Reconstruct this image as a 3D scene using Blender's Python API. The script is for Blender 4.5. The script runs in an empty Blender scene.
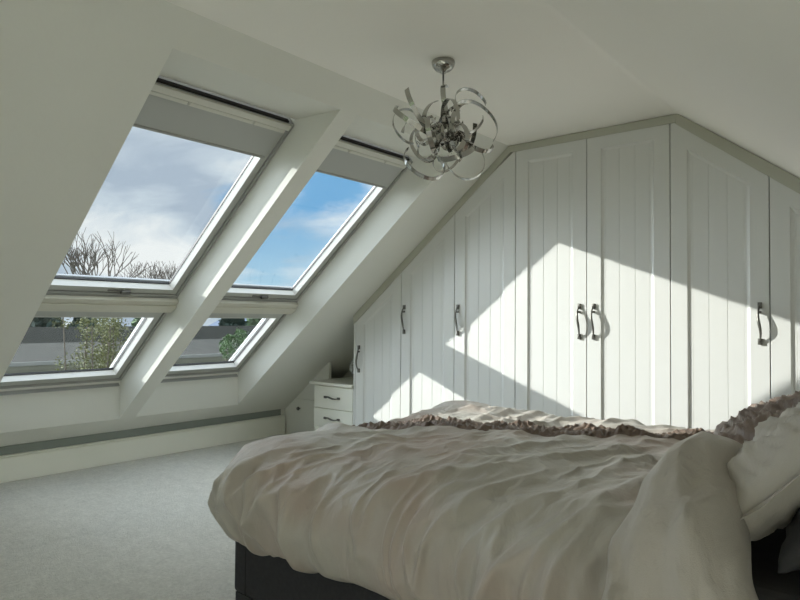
import bpy, bmesh, math, random
from mathutils import Vector, Matrix, noise
from mathutils.bvhtree import BVHTree
PI = math.pi
SC = bpy.context.scene
COL = SC.collection

# ------------------------------------------------------------------ helpers
def tag(o, label=None, cat=None, group=None, kind=None):
    if label: o['label'] = label
    if cat: o['category'] = cat
    if group: o['group'] = group
    if kind: o['kind'] = kind
    return o

def thing(name, label, cat, loc=(0, 0, 0), group=None, kind=None):
    o = bpy.data.objects.new(name, None)
    COL.objects.link(o)
    o.location = loc
    o.empty_display_size = .1
    return tag(o, label, cat, group, kind)

def obj(name, bm, mat, parent=None, bevel=0, smooth=False, seg=2, recalc=True):
    """links one bmesh (given in WORLD coordinates) as one mesh object"""
    if recalc: bmesh.ops.recalc_face_normals(bm, faces=bm.faces[:])
    if parent is None:                       # origin at the foot of the thing
        xs = [v.co for v in bm.verts]
        org = Vector((sum(v.x for v in xs)/len(xs), sum(v.y for v in xs)/len(xs), min(v.z for v in xs)))
    else:
        org = Vector((0, 0, 0)); p = parent
        while p: org += Vector(p.location); p = p.parent
        bmesh.ops.translate(bm, verts=bm.verts[:], vec=-org)
    if parent is None:
        bmesh.ops.translate(bm, verts=bm.verts[:], vec=-org)
    me = bpy.data.meshes.new(name)
    bm.to_mesh(me); bm.free()
    if smooth:
        for p in me.polygons: p.use_smooth = True
    o = bpy.data.objects.new(name, me)
    COL.objects.link(o)
    if parent is None: o.location = org
    else: o.parent = parent
    ms = mat if isinstance(mat, (list, tuple)) else [mat]
    for m in ms: me.materials.append(m)
    if bevel:
        b = o.modifiers.new('bevel', 'BEVEL'); b.width = bevel; b.segments = seg; b.limit_method = 'ANGLE'
        b.angle_limit = math.radians(35); b.harden_normals = False
    return o

def box(bm, x0, x1, y0, y1, z0, z1, f=None):
    vs = []
    for x in (x0, x1):
        for y in (y0, y1):
            for z in (z0, z1):
                p = (x, y, z) if f is None else f(x, y, z)
                vs.append(bm.verts.new(p))
    for a in ((0,1,3,2),(4,6,7,5),(0,4,5,1),(2,3,7,6),(0,2,6,4),(1,5,7,3)):
        bm.faces.new([vs[i] for i in a])
    return bm

def ring(bm, y0, y1, s0, s1, iy0, iy1, is0, is1, o0, o1, f):
    """rectangular frame as four overlapping-free mitred members"""
    O = [(y0, s0), (y1, s0), (y1, s1), (y0, s1)]
    I = [(iy0, is0), (iy1, is0), (iy1, is1), (iy0, is1)]
    vo0 = [bm.verts.new(f(a, b, o0)) for a, b in O]; vi0 = [bm.verts.new(f(a, b, o0)) for a, b in I]
    vo1 = [bm.verts.new(f(a, b, o1)) for a, b in O]; vi1 = [bm.verts.new(f(a, b, o1)) for a, b in I]
    for k in range(4):
        j = (k+1) % 4
        bm.faces.new([vo0[k], vo0[j], vi0[j], vi0[k]])
        bm.faces.new([vo1[k], vi1[k], vi1[j], vo1[j]])
        bm.faces.new([vo0[k], vo1[k], vo1[j], vo0[j]])
        bm.faces.new([vi0[k], vi0[j], vi1[j], vi1[k]])
    return bm

def ring2(bm, O, Iin, Iout, o0, o1, f):
    """frame whose inner face slants from Iin (at o0, room side) to Iout (at o1)"""
    def L(R, o): y0, y1, s0, s1 = R; return [bm.verts.new(f(a, b, o)) for a, b in ((y0, s0), (y1, s0), (y1, s1), (y0, s1))]
    vo0, vi0, vo1, vi1 = L(O, o0), L(Iin, o0), L(O, o1), L(Iout, o1)
    for k in range(4):
        j = (k+1) % 4
        bm.faces.new([vo0[k], vo0[j], vi0[j], vi0[k]]); bm.faces.new([vo1[k], vi1[k], vi1[j], vo1[j]])
        bm.faces.new([vo0[k], vo1[k], vo1[j], vo0[j]]); bm.faces.new([vi0[k], vi0[j], vi1[j], vi1[k]])
    return bm

def tube(bm, pts, r, n=10, cap=True, up=None):
    pts = [Vector(p) for p in pts]
    rr = r if isinstance(r, (list, tuple)) else [r]*len(pts)
    rings = []
    nrm = None
    for i, p in enumerate(pts):
        t = (pts[min(i+1, len(pts)-1)] - pts[max(i-1, 0)]).normalized()
        if nrm is None:
            a = Vector((0, 0, 1)) if abs(t.z) < .9 else Vector((1, 0, 0))
            nrm = (a - t*a.dot(t)).normalized()
        else:
            nrm = (nrm - t*nrm.dot(t)).normalized()
        b = t.cross(nrm)
        rings.append([bm.verts.new(p + (nrm*math.cos(2*PI*k/n) + b*math.sin(2*PI*k/n))*rr[i]) for k in range(n)])
    for i in range(len(rings)-1):
        for k in range(n):
            j = (k+1) % n
            bm.faces.new([rings[i][k], rings[i][j], rings[i+1][j], rings[i+1][k]])
    if cap:
        bm.faces.new(rings[0][::-1]); bm.faces.new(rings[-1])
    return bm

def lathe(bm, prof, c, n=32):
    rings = []
    for r, z in prof:
        if r < 1e-5: rings.append([bm.verts.new((c[0], c[1], c[2]+z))])
        else: rings.append([bm.verts.new((c[0]+r*math.cos(2*PI*k/n), c[1]+r*math.sin(2*PI*k/n), c[2]+z)) for k in range(n)])
    for a, b in zip(rings, rings[1:]):
        for k in range(n):
            j = (k+1) % n
            if len(a) == 1 and len(b) == 1: continue
            if len(a) == 1: bm.faces.new([a[0], b[j], b[k]])
            elif len(b) == 1: bm.faces.new([a[k], a[j], b[0]])
            else: bm.faces.new([a[k], a[j], b[j], b[k]])
    return bm

# ------------------------------------------------------------------ materials
def mat(name, col, rough=.5, metal=0, bump=None, var=None, sheen=0, spec=.5, coat=0):
    """bump=(scale, strength, detail); var=(scale, amount)"""
    m = bpy.data.materials.new(name); m.use_nodes = True
    nt = m.node_tree; b = nt.nodes['Principled BSDF']
    b.inputs['Base Color'].default_value = (*col, 1)
    b.inputs['Roughness'].default_value = rough
    b.inputs['Metallic'].default_value = metal
    b.inputs['Specular IOR Level'].default_value = spec
    if sheen:
        b.inputs['Sheen Weight'].default_value = sheen
        b.inputs['Sheen Roughness'].default_value = .5
    if coat: b.inputs['Coat Weight'].default_value = coat
    tc = nt.nodes.new('ShaderNodeTexCoord')
    geo = nt.nodes.new('ShaderNodeNewGeometry')
    if var:
        n = nt.nodes.new('ShaderNodeTexNoise'); n.inputs['Scale'].default_value = var[0]; n.inputs['Detail'].default_value = 5
        nt.links.new(geo.outputs['Position'], n.inputs['Vector'])
        mx = nt.nodes.new('ShaderNodeMix'); mx.data_type = 'RGBA'
        mx.inputs['A'].default_value = (*[c*(1-var[1]) for c in col], 1)
        mx.inputs['B'].default_value = (*[min(1, c*(1+var[1])) for c in col], 1)
        mr = nt.nodes.new('ShaderNodeMapRange'); mr.inputs['From Min'].default_value = .3; mr.inputs['From Max'].default_value = .7
        nt.links.new(n.outputs['Fac'], mr.inputs['Value'])
        nt.links.new(mr.outputs['Result'], mx.inputs['Factor'])
        nt.links.new(mx.outputs['Result'], b.inputs['Base Color'])
    if bump:
        n = nt.nodes.new('ShaderNodeTexNoise'); n.inputs['Scale'].default_value = bump[0]; n.inputs['Detail'].default_value = bump[2]
        nt.links.new(geo.outputs['Position'], n.inputs['Vector'])
        bp = nt.nodes.new('ShaderNodeBump'); bp.inputs['Strength'].default_value = bump[1]; bp.inputs['Distance'].default_value = .01
        nt.links.new(n.outputs['Fac'], bp.inputs['Height'])
        nt.links.new(bp.outputs['Normal'], b.inputs['Normal'])
    return m

M_wall = mat('wall_paint', (.71, .71, .655), .85, bump=(40, .05, 4), var=(1.2, .02))
M_ceil = mat('ceiling_paint', (.86, .835, .775), .85, bump=(40, .04, 4))
M_reveal = M_wall
M_trim = mat('cream_gloss_trim', (.80, .80, .72), .4)
M_grey = mat('grey_duct', (.22, .245, .22), .6)
M_ward = mat('white_wardrobe_foil', (.66, .665, .64), .38, bump=(60, .03, 2))
M_wardin = mat('wardrobe_gap', (.12, .12, .11), .8)
M_fascia = mat('scribe_fascia', (.46, .46, .385), .5)
M_pewter = mat('aged_pewter', (.16, .155, .14), .38, metal=.85, bump=(90, .25, 3))
M_win = mat('window_lacquer', (.82, .82, .78), .35)
M_sash_shaded = mat('window_sash_shaded', (.43, .435, .40), .4)  # grey puts the shade on the sash front into its colour
M_vent = mat('ventilation_bar_paint', (.62, .615, .55), .4)
M_sash_lit = mat('window_sash_lit', (.86, .86, .84), .35)  # white puts sunlight on the slanted sash face into its colour
M_wing = mat('window_grey_profile', (.33, .335, .31), .4)
M_cream = mat('window_cream_cover', (.58, .565, .48), .4)
M_gasket = mat('black_gasket', (.015, .015, .015), .5)
M_blind = mat('blind_fabric', (.44, .45, .43), .8)
M_slot = mat('dark_slot', (.012, .009, .007), .9)
M_zinc = mat('exterior_aluminium', (.55, .56, .58), .45, metal=.3)
M_chrome = mat('polished_chrome', (.44, .43, .40), .12, metal=1)
M_satin = mat('satin_chrome', (.5, .49, .46), .25, metal=1)
M_divan = mat('charcoal_weave', (.022, .021, .023), .85, bump=(300, .3, 2), var=(60, .25))
M_plinth = mat('black_plinth', (.006, .006, .006), .6)
M_matt = mat('dark_sheet', (.05, .048, .048), .8, bump=(20, .3, 4))
M_charp = mat('charcoal_pillow', (.022, .021, .021), .75, bump=(25, .3, 4))

def fabric(name, col, rough, crease, strength, sheen=.3, tint=None):
    m = mat(name, col, rough, sheen=sheen, spec=.35)
    nt = m.node_tree; b = nt.nodes['Principled BSDF']
    geo = [n for n in nt.nodes if n.bl_idname == 'ShaderNodeNewGeometry'][0]
    n1 = nt.nodes.new('ShaderNodeTexNoise'); n1.inputs['Scale'].default_value = crease; n1.inputs['Detail'].default_value = 4; n1.inputs['Distortion'].default_value = .5
    n2 = nt.nodes.new('ShaderNodeTexNoise'); n2.inputs['Scale'].default_value = 450; n2.inputs['Detail'].default_value = 2
    mpn = nt.nodes.new('ShaderNodeMapping'); mpn.inputs['Scale'].default_value = (1, .8, .32)
    nt.links.new(geo.outputs['Position'], mpn.inputs['Vector']); nt.links.new(mpn.outputs['Vector'], n1.inputs['Vector']); nt.links.new(geo.outputs['Position'], n2.inputs['Vector'])
    ma = nt.nodes.new('ShaderNodeMath'); ma.operation = 'MULTIPLY_ADD'; ma.inputs[1].default_value = .04
    nt.links.new(n2.outputs['Fac'], ma.inputs[0]); nt.links.new(n1.outputs['Fac'], ma.inputs[2])
    bp = nt.nodes.new('ShaderNodeBump'); bp.inputs['Strength'].default_value = strength; bp.inputs['Distance'].default_value = .03
    nt.links.new(ma.outputs[0], bp.inputs['Height']); nt.links.new(bp.outputs['Normal'], b.inputs['Normal'])
    if tint:
        n3 = nt.nodes.new('ShaderNodeTexNoise'); n3.inputs['Scale'].default_value = 2.2; n3.inputs['Detail'].default_value = 3
        nt.links.new(geo.outputs['Position'], n3.inputs['Vector'])
        mx = nt.nodes.new('ShaderNodeMix'); mx.data_type = 'RGBA'
        mx.inputs['A'].default_value = (*col, 1); mx.inputs['B'].default_value = (*tint, 1)
        mr = nt.nodes.new('ShaderNodeMapRange'); mr.inputs['From Min'].default_value = .42; mr.inputs['From Max'].default_value = .62
        nt.links.new(n3.outputs['Fac'], mr.inputs['Value']); nt.links.new(mr.outputs['Result'], mx.inputs['Factor'])
        nt.links.new(mx.outputs['Result'], b.inputs['Base Color'])
    return m
M_duvet = fabric('taupe_satin', (.42, .392, .342), .38, 9, .7, sheen=.06, tint=(.41, .335, .285))
M_fold = fabric('taupe_satin_fold', (.42, .385, .335), .48, 8, .75, sheen=.06)
M_pil = fabric('taupe_pillow_satin', (.42, .39, .34), .5, 9, .6, sheen=.08)
M_frill = fabric('brown_frill_satin', (.17, .125, .10), .4, 22, .4, sheen=.05)
M_ruff = fabric('brown_ruffle_satin', (.15, .105, .078), .42, 30, .5, sheen=.05)

def carpet():
    m = mat('grey_carpet', (.42, .42, .40), .95, sheen=.2)
    nt = m.node_tree; b = nt.nodes['Principled BSDF']
    geo = [n for n in nt.nodes if n.bl_idname == 'ShaderNodeNewGeometry'][0]
    n1 = nt.nodes.new('ShaderNodeTexNoise'); n1.inputs['Scale'].default_value = 14; n1.inputs['Detail'].default_value = 7; n1.inputs['Roughness'].default_value = .7
    n2 = nt.nodes.new('ShaderNodeTexNoise'); n2.inputs['Scale'].default_value = 60; n2.inputs['Detail'].default_value = 3
    n4 = nt.nodes.new('ShaderNodeTexVoronoi'); n4.inputs['Scale'].default_value = 190
    for n in (n1, n2, n4): nt.links.new(geo.outputs['Position'], n.inputs['Vector'])
    r = nt.nodes.new('ShaderNodeValToRGB'); r.color_ramp.elements[0].color = (.43, .42, .375, 1); r.color_ramp.elements[1].color = (.68, .665, .605, 1)
    r.color_ramp.elements[0].position = .3; r.color_ramp.elements[1].position = .7
    ad = nt.nodes.new('ShaderNodeMath'); ad.operation = 'MULTIPLY_ADD'; ad.inputs[1].default_value = .5
    sb = nt.nodes.new('ShaderNodeMath'); sb.operation = 'MULTIPLY'; sb.inputs[1].default_value = .5
    nt.links.new(n2.outputs['Fac'], sb.inputs[0])
    nt.links.new(n1.outputs['Fac'], ad.inputs[0]); nt.links.new(sb.outputs[0], ad.inputs[2])
    nt.links.new(ad.outputs[0], r.inputs['Fac']); nt.links.new(r.outputs['Color'], b.inputs['Base Color'])
    bp = nt.nodes.new('ShaderNodeBump'); bp.inputs['Strength'].default_value = .6; bp.inputs['Distance'].default_value = .008
    nt.links.new(n4.outputs['Distance'], bp.inputs['Height']); nt.links.new(bp.outputs['Normal'], b.inputs['Normal'])
    return m
M_carpet = carpet()

def glassmat():
    m = bpy.data.materials.new('window_glass'); m.use_nodes = True
    nt = m.node_tree; nt.nodes.clear()
    out = nt.nodes.new('ShaderNodeOutputMaterial'); mx = nt.nodes.new('ShaderNodeMixShader')
    t = nt.nodes.new('ShaderNodeBsdfTransparent'); t.inputs['Color'].default_value = (.96, .975, .97, 1)
    g = nt.nodes.new('ShaderNodeBsdfGlossy'); g.inputs['Roughness'].default_value = .02
    mx.inputs['Fac'].default_value = .05
    nt.links.new(t.outputs[0], mx.inputs[1]); nt.links.new(g.outputs[0], mx.inputs[2]); nt.links.new(mx.outputs[0], out.inputs['Surface'])
    return m
M_glass = glassmat()

# ------------------------------------------------------------------ room geometry constants
XC, CZ, T = -2.15, 2.29, .80              # crease of ceiling and left slope, ceiling height, slope tangent
TH = math.atan(T); CS, SN = math.cos(TH), math.sin(TH)
XR, TR = -1.06, .77                        # right crease and its slope
KX = -4.72                                 # left knee wall
WX = .30                                   # right wall
YB, YW, YE = -3.4, 3.7, 4.32               # back wall, wardrobe face, end wall
SK = (XC-KX)/CS                            # slope length to the knee wall
def SL(y, s, o): return (XC - s*CS - o*SN, y, CZ - s*SN + o*CS)
def zceil(x):
    if x < XC: return CZ - T*(XC-x)
    if x > XR: return CZ - TR*(x-XR)
    return CZ

# window columns, the last two added out of view for daylight: room-side y0,y1 ; frame y0,y1
COLS = [(1.30, 2.235, 1.20, 2.203), (2.355, 3.275, 2.268, 3.227), (-1.95, -1.0, -2.03, -1.05), (-3.1, -2.15, -3.18, -2.20)]
RS0, RS1, FS0, FS1 = .17, 3.10, .415, 2.86  # room-side s range, frame s range
OF = .20

def wall_left():
    bm = bmesh.new()
    cols = sorted(COLS)
    # room side
    def grid(hidx, o, a0, a1):
        ys = [YB-.2]
        fl0, fl1 = (.0, .0) if o == 0 else (-.008, .055)
        for c in cols: ys += [c[hidx]+fl0, c[hidx+1]+fl1]
        ys += [YE+.2]
        ss = [-0.0, a0, a1, SK+.0]
        if o > 0: ss = [-.25, a0, a1, SK+.35]
        for i in range(len(ys)-1):
            for j in range(3):
                if i % 2 == 1 and j == 1: continue
                bm.faces.new([bm.verts.new(SL(*p, o)) for p in ((ys[i], ss[j]), (ys[i+1], ss[j]), (ys[i+1], ss[j+1]), (ys[i], ss[j+1]))])
    grid(0, 0, RS0, RS1)
    grid(2, .34, FS0-.02, FS1+.12)
    for c in cols:
        R = [(c[0], RS0), (c[1], RS0), (c[1], RS1), (c[0], RS1)]
        G = [(c[2]-.008, FS0-.02), (c[3]+.055, FS0-.02), (c[3]+.055, FS1+.12), (c[2]-.008, FS1+.12)]
        F = [(c[2], FS0), (c[3], FS0), (c[3], FS1), (c[2], FS1)]
        for k in range(4):
            j = (k+1) % 4
            bm.faces.new([bm.verts.new(SL(*R[k], 0)), bm.verts.new(SL(*R[j], 0)), bm.verts.new(SL(*F[j], OF)), bm.verts.new(SL(*F[k], OF))])
            bm.faces.new([bm.verts.new(SL(*F[k], OF)), bm.verts.new(SL(*F[j], OF)), bm.verts.new(SL(*G[j], .34)), bm.verts.new(SL(*G[k], .34))])
    # knee wall
    zk = zceil(KX)
    box(bm, KX-.25, KX, YB-.2, YE+.2, -.2, zk)
    bmesh.ops.remove_doubles(bm, verts=bm.verts[:], dist=1e-5)
    o = obj('wall_left', bm, M_wall, recalc=False)
    return tag(o, kind='structure')
wall_left()

bm = bmesh.new(); box(bm, KX-.25, WX+.25, YB-.2, YE+.2, -.2, 0); tag(obj('floor', bm, M_carpet), kind='structure')
# ceiling + right slope with a softly rounded crease
bm = bmesh.new()
prof = [(XC-.02, CZ+.0)]
prof = [(XC, CZ)]
R_ = .10
for k in range(9):
    a = math.atan(TR)*k/8
    L = R_*math.tan(math.atan(TR)/2)
    prof.append((XR-L+R_*math.sin(a), CZ-R_+R_*math.cos(a)))
xs_ = WX+.0
prof.append((xs_, CZ-TR*(xs_-XR)))
prev = None
for (x, z) in prof:
    cur = [bm.verts.new((x, YB-.2, z)), bm.verts.new((x, YE+.2, z))]
    if prev: bm.faces.new([prev[0], cur[0], cur[1], prev[1]])
    prev = cur
top = [bm.verts.new((WX, YE+.2, CZ+.3)), bm.verts.new((WX, YB-.2, CZ+.3)), bm.verts.new((XC-.1, YB-.2, CZ+.3)), bm.verts.new((XC-.1, YE+.2, CZ+.3))]
bm.faces.new(top)
for f in bm.faces: f.smooth = True
o = obj('ceiling', bm, M_ceil, recalc=False); tag(o, kind='structure')
for p in o.data.polygons: p.use_smooth = True
# right knee wall
bm = bmesh.new(); box(bm, WX, WX+.25, YB-.2, YE+.2, -.1, CZ+.3); tag(obj('wall_right', bm, M_wall), kind='structure')
# end wall behind the wardrobe
def gable(bm, xa, xb, y0, y1, zb=-.1, zt=None):
    top = [x for x in (XR, XC) if xa < x < xb]
    P = [(xa, zb), (xb, zb), (xb, min(zceil(xb)+.03, 9) if zt is None else zt)] + [(x, CZ+.03) for x in (XR, XC) if xa < x < xb and zt is None] + [(xa, zceil(xa)+.03 if zt is None else zt)]
    A = [bm.verts.new((x, y0, z)) for x, z in P]; B = [bm.verts.new((x, y1, z)) for x, z in P]
    bm.faces.new(A); bm.faces.new(B[::-1])
    for i in range(len(P)):
        j = (i+1) % len(P); bm.faces.new([A[i], B[i], B[j], A[j]])
bm = bmesh.new(); gable(bm, KX-.2, WX+.2, YE, YE+.2); tag(obj('wall_end', bm, M_wall), kind='structure')
# back wall with an unseen glazed opening added to bring in more daylight
BX0, BX1, BZ0, BZ1 = -3.0, -.25, .25, 2.12
BX0, BX1, BZ0, BZ1 = -3.3, -.1, .06, 1.22
bm = bmesh.new()
gable(bm, KX-.2, BX0, YB-.2, YB); gable(bm, BX1, WX+.2, YB-.2, YB)
box(bm, BX0, BX1, YB-.2, YB, -.1, BZ0); gable(bm, BX0, BX1, YB-.2, YB, zb=BZ1)
tag(obj('wall_back', bm, M_wall), kind='structure')
wb = tag(thing('window_5', None, None, (0, YB, 0)), kind='structure')  # glazing of the added opening, out of view
bm = bmesh.new()
f3 = lambda a, b, c: (a, c, b)
ring(bm, BX0, BX1, BZ0, BZ1, BX0+.06, BX1-.06, BZ0+.06, BZ1-.06, YB-.12, YB-.04, f3)
box(bm, -1.63, -1.57, YB-.12, YB-.04, BZ0+.06, BZ1-.06)
obj('window_frame', bm, M_win, wb)
bm = bmesh.new(); box(bm, BX0+.06, -1.63, YB-.085, YB-.08, BZ0+.06, BZ1-.06); obj('glass_pane', bm, M_glass, wb)
bm = bmesh.new(); box(bm, -1.57, BX1-.06, YB-.085, YB-.08, BZ0+.06, BZ1-.06); obj('glass_pane', bm, M_glass, wb)

# skirting boards
bm = bmesh.new(); box(bm, KX, KX+.03, YB, 3.90, 0, .165); box(bm, KX, KX+.022, YB, 3.90, .165, .178)
tag(obj('baseboard_left', bm, M_trim, bevel=.004), kind='structure')
bm = bmesh.new(); box(bm, KX+.0, KX+.012, YB, 3.86, .182, .238)
tag(obj('trim_1', bm, M_grey), kind='structure')
bm = bmesh.new(); box(bm, WX-.02, WX, YB, YE-.62, 0, .15); tag(obj('baseboard_right', bm, M_trim, bevel=.004), kind='structure')

# ------------------------------------------------------------------ roof windows
def sbox(bm, y0, y1, s0, s1, o0, o1): return box(bm, y0, y1, s0, s1, o0, o1, SL)

def window_core(w, y0, y1, sf0, sf1, s0, s1):
    """frame + sash + glass; sf = frame extent, s = clear opening of the sash at its room face"""
    bm = bmesh.new()                                                    # fixed outer frame
    ring(bm, y0, y1, sf0, sf1, y0+.012, y1-.016, sf0+.016, sf1-.012, .178, .262, SL)
    obj('window_frame', bm, M_wing, w, bevel=.003)
    a, b = y0+.026, y1-.060
    bm = bmesh.new()                                                    # moving sash
    ring2(bm, (y0+.014, y1-.020, sf0+.020, sf1-.016), (a, b, s0, s1), (a+.003, b-.012, s0+.004, s1-.008), .190, .228, SL)
    sash = obj('sash', bm, M_sash_shaded, w, bevel=.002)
    bm = bmesh.new()                                                    # slanted inner face of the sash, whitened to look sunlit
    ring2(bm, (a-.0, b+.0, s0-.0, s1+.0), (a+.0015, b-.0015, s0+.0015, s1-.0015), (a+.0045, b-.0135, s0+.0055, s1-.0095), .1895, .2275, SL)
    obj('sash_lit_face', bm, M_sash_lit, sash)
    a, b, s0, s1 = a+.003, b-.012, s0+.004, s1-.008
    bm = bmesh.new()
    ring(bm, a-.006, b+.006, s0-.006, s1+.006, a+.004, b-.004, s0+.004, s1-.009, .2285, .242, SL)
    obj('gasket', bm, M_gasket, sash)
    bm = bmesh.new(); sbox(bm, a-.004, b+.004, s0-.004, s1+.004, .2425, .2465); obj('glass_pane', bm, M_glass, sash)
    bm = bmesh.new()                                                    # outside cladding
    hi = sf0 < 1
    ring(bm, y0-.006, y1+.050, sf0-.02, (s1+.06 if hi else s1+.13), a-.03, b+(.075 if hi else .030), s0-.02, (s1+.045 if hi else s1+.10), .30, .312, SL)
    if not hi: sbox(bm, b+.006, b+.022, s0, s1+.03, .262, .27); sbox(bm, b+.040, b+.046, s0, s1+.05, .27, .300)
    obj('outer_cladding', bm, M_zinc, w)
    return sash

def window_upper(n, c):
    y0, y1 = c[2], c[3]
    w = tag(thing('window_%d' % n, None, None, SL((y0+y1)/2, 1.2, OF)), kind='structure')
    sash = window_core(w, y0, y1, .437, 1.905, .56, 1.848)
    bm = bmesh.new(); sbox(bm, y0+.004, y1-.045, .426, .4365, .178, .20); obj('ventilation_slot', bm, M_slot, w)
    bm = bmesh.new()                                                    # ventilation bar / control bar
    sbox(bm, y0+.006, y1-.030, .440, .474, .158, .176)
    sbox(bm, y0+.035, y0+.38, .478, .499, .163, .174); sbox(bm, y0+.388, y1-.25, .478, .499, .163, .174); sbox(bm, y1-.243, y1-.045, .478, .499, .163, .174)
    obj('ventilation_bar', bm, M_vent, w, bevel=.003)
    bl = bmesh.new(); sbox(bl, y0+.050, y1-.045, .503, .690, .186, .1885); b = obj('roller_blind', bl, M_blind, w)
    bm = bmesh.new(); sbox(bm, y0+.048, y1-.043, .684, .698, .181, .1895); obj('blind_rail', bm, M_wing, b, bevel=.002)
    hy = (y0+y1)/2 + .12
    bm = bmesh.new()
    sbox(bm, hy-.09, hy+.02, 1.866, 1.876, .180, .189)
    sbox(bm, hy-.01, hy+.050, 1.862, 1.888, .170, .189)
    obj('window_handle', bm, M_pewter, sash, bevel=.004)
    bm = bmesh.new(); sbox(bm, y0+.001, y1-.001, 1.906, 2.044, .178, .30); obj('mullion', bm, M_wing, w)
    bm = bmesh.new()                                                    # cream cover between the two windows
    sbox(bm, y0+.002, y1+.006, 1.915, 2.035, .150, .1775)
    sbox(bm, y0+.002, y1+.006, 1.955, 2.000, .140, .150)
    obj('cover_strip', bm, M_cream, w, bevel=.006)
    return w

def window_lower(n, c):
    y0, y1 = c[2], c[3]
    w = tag(thing('window_%d' % n, None, None, SL((y0+y1)/2, 2.4, OF)), kind='structure')
    window_core(w, y0, y1, 2.045, 2.86, 2.135, 2.797)
    bm = bmesh.new(); sbox(bm, y0+.01, y1-.01, 2.885, 2.889, .150, .177); obj('sill_bead', bm, M_wing, w)
    return w
for i, c in enumerate(COLS):
    ids = [(1, 2), (3, 4), (6, 7), (8, 9)][i]  # the columns behind the camera are added for daylight
    window_upper(ids[0], c); window_lower(ids[1], c)

# ------------------------------------------------------------------ fitted wardrobe
def handle(name, x, y, z0, z1, side, parent, horiz=False):
    """bowed, slightly twisted pewter pull"""
    bm = bmesh.new(); n = 15; h = z1-z0
    pts, rad = [], []
    for i in range(n):
        t = i/(n-1)
        out = .006 + (.018 if horiz else .027)*math.sin(PI*t)**.75
        lat = .006*math.sin(2*PI*t)
        if horiz: pts.append((x + h*(t-.5), y-out, z0+lat))
        else: pts.append((x + lat*side, y-out, z0 + h*t))
        rad.append(.0045 + .0035*math.sin(PI*t)**2)
    tube(bm, pts, rad, 10)
    for t in (.02, .98):
        if horiz: cx_ = x + h*(t-.5); box(bm, cx_-.014, cx_+.014, y-.012, y-.0005, z0-.009, z0+.009)
        else: cz_ = z0 + h*t; box(bm, x-.010, x+.010, y-.012, y-.0005, cz_-.016, cz_+.016)
    for t in (.2,):
        if horiz: continue
        else: box(bm, x-.007, x+.007, y-.020, y-.0005, z0+h*.80-.006, z0+h*.80+.006)
    return obj(name, bm, M_pewter, parent, smooth=True, bevel=.002)

FW = .055                                     # scribe fascia width
def inset(poly, d):
    n = len(poly); out = []
    for i in range(n):
        p0, p1, p2 = Vector(poly[i-1]), Vector(poly[i]), Vector(poly[(i+1) % n])
        a = (p1-p0).normalized(); b = (p2-p1).normalized()
        na = Vector((-a.y, a.x)); nb = Vector((-b.y, b.x))   # inward for counter-clockwise
        m = (na+nb); m = m/ m.dot(na) if m.length > 1e-6 else na
        out.append(tuple(p1 + m*d))
    return out

def ytop(x): # door top line, under the fascia
    return min(CZ-FW*.60, CZ - T*(XC-x) - FW/CS*.65, CZ - TR*(x-XR) - FW*1.05)

def door(name, parent, x0, x1, z0, hx, hz, hside, front=YW):
    g = .0025
    a, b = x0+g, x1-g
    brk = []
    xl = XC + (-FW*.60 + FW/CS*.65)/T; xr = XR + (FW*.60-FW*1.05)/TR
    for q in (xr, xl):
        if a+.15 < q < b-.15: brk.append(q)
    pts = [(a, z0), (b, z0), (b, ytop(b))] + [(q, ytop(q)) for q in sorted(brk, reverse=True)] + [(a, ytop(a))]
    P1 = inset(pts, .088); P2 = inset(pts, .094); P3 = inset(pts, .104)
    bm = bmesh.new()
    def loop(P, y): return [bm.verts.new((p[0], y, p[1])) for p in P]
    back = loop(pts, front+.022); L0 = loop(pts, front); L1 = loop(P1, front); L2 = loop(P2, front+.006); L3 = loop(P3, front+.010)
    def bridge(A, B):
        for i in range(len(A)):
            j = (i+1) % len(A); bm.faces.new([A[i], A[j], B[j], B[i]])
    bridge(back, L0); bridge(L0, L1); bridge(L1, L2); bridge(L2, L3)
    bm.faces.new(back[::-1])
    d = obj(name, bm, M_ward, parent, bevel=.0015)
    # recessed tongue and groove panel
    px0, px1 = P3[0][0], P3[1][0]
    def pt(x): # top of the panel at x
        for i in range(2, len(P3)):
            q0, q1 = P3[i], P3[(i+1) % len(P3)]
            if i == len(P3)-1: break
            lo, hi = min(q0[0], q1[0]), max(q0[0], q1[0])
            if lo-1e-6 <= x <= hi+1e-6 and hi-lo > 1e-6:
                t = (x-q0[0])/(q1[0]-q0[0]); return q0[1]+(q1[1]-q0[1])*t
        return P3[2][1]
    nb = 3 if px1-px0 > .2 else 2
    xs = [(px0, 0), (px1, 0)]
    for i in range(1, nb+0):
        gx = px0+(px1-px0)*i/nb
        xs += [(gx-.002, 0), (gx, .0022), (gx+.002, 0)]
    gx = px0+.012; xs += [(gx-.0015, 0), (gx, .0012), (gx+.0015, 0)]
    gx = px1-.012; xs += [(gx-.0015, 0), (gx, .0012), (gx+.0015, 0)]
    for q in P3[3:-1]:
        xs.append((q[0], 0))
    xs.sort()
    bm = bmesh.new(); prev = None
    for x, dep in xs:
        cur = [bm.verts.new((x, front+.010+dep, P3[0][1])), bm.verts.new((x, front+.010+dep, pt(x)))]
        if prev: bm.faces.new([prev[0], cur[0], cur[1], prev[1]])
        prev = cur
    pb = obj('door_panel', bm, M_ward, d, recalc=False)
    s = pb.modifiers.new('s', 'SOLIDIFY'); s.thickness = .006; s.offset = -1
    if hx is not None: handle('door_handle', hx, front, hz-.098, hz+.098, hside, d)
    return d

DX = [-3.575, -3.093, -2.594, -2.098, -1.600, -1.104, -.612, -.115]
wr = thing('fitted_wardrobe', 'white fitted wardrobe with panelled doors cut to the slopes of the ceiling', 'wardrobe', (-1.8, YW, 0))
bm = bmesh.new()
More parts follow.
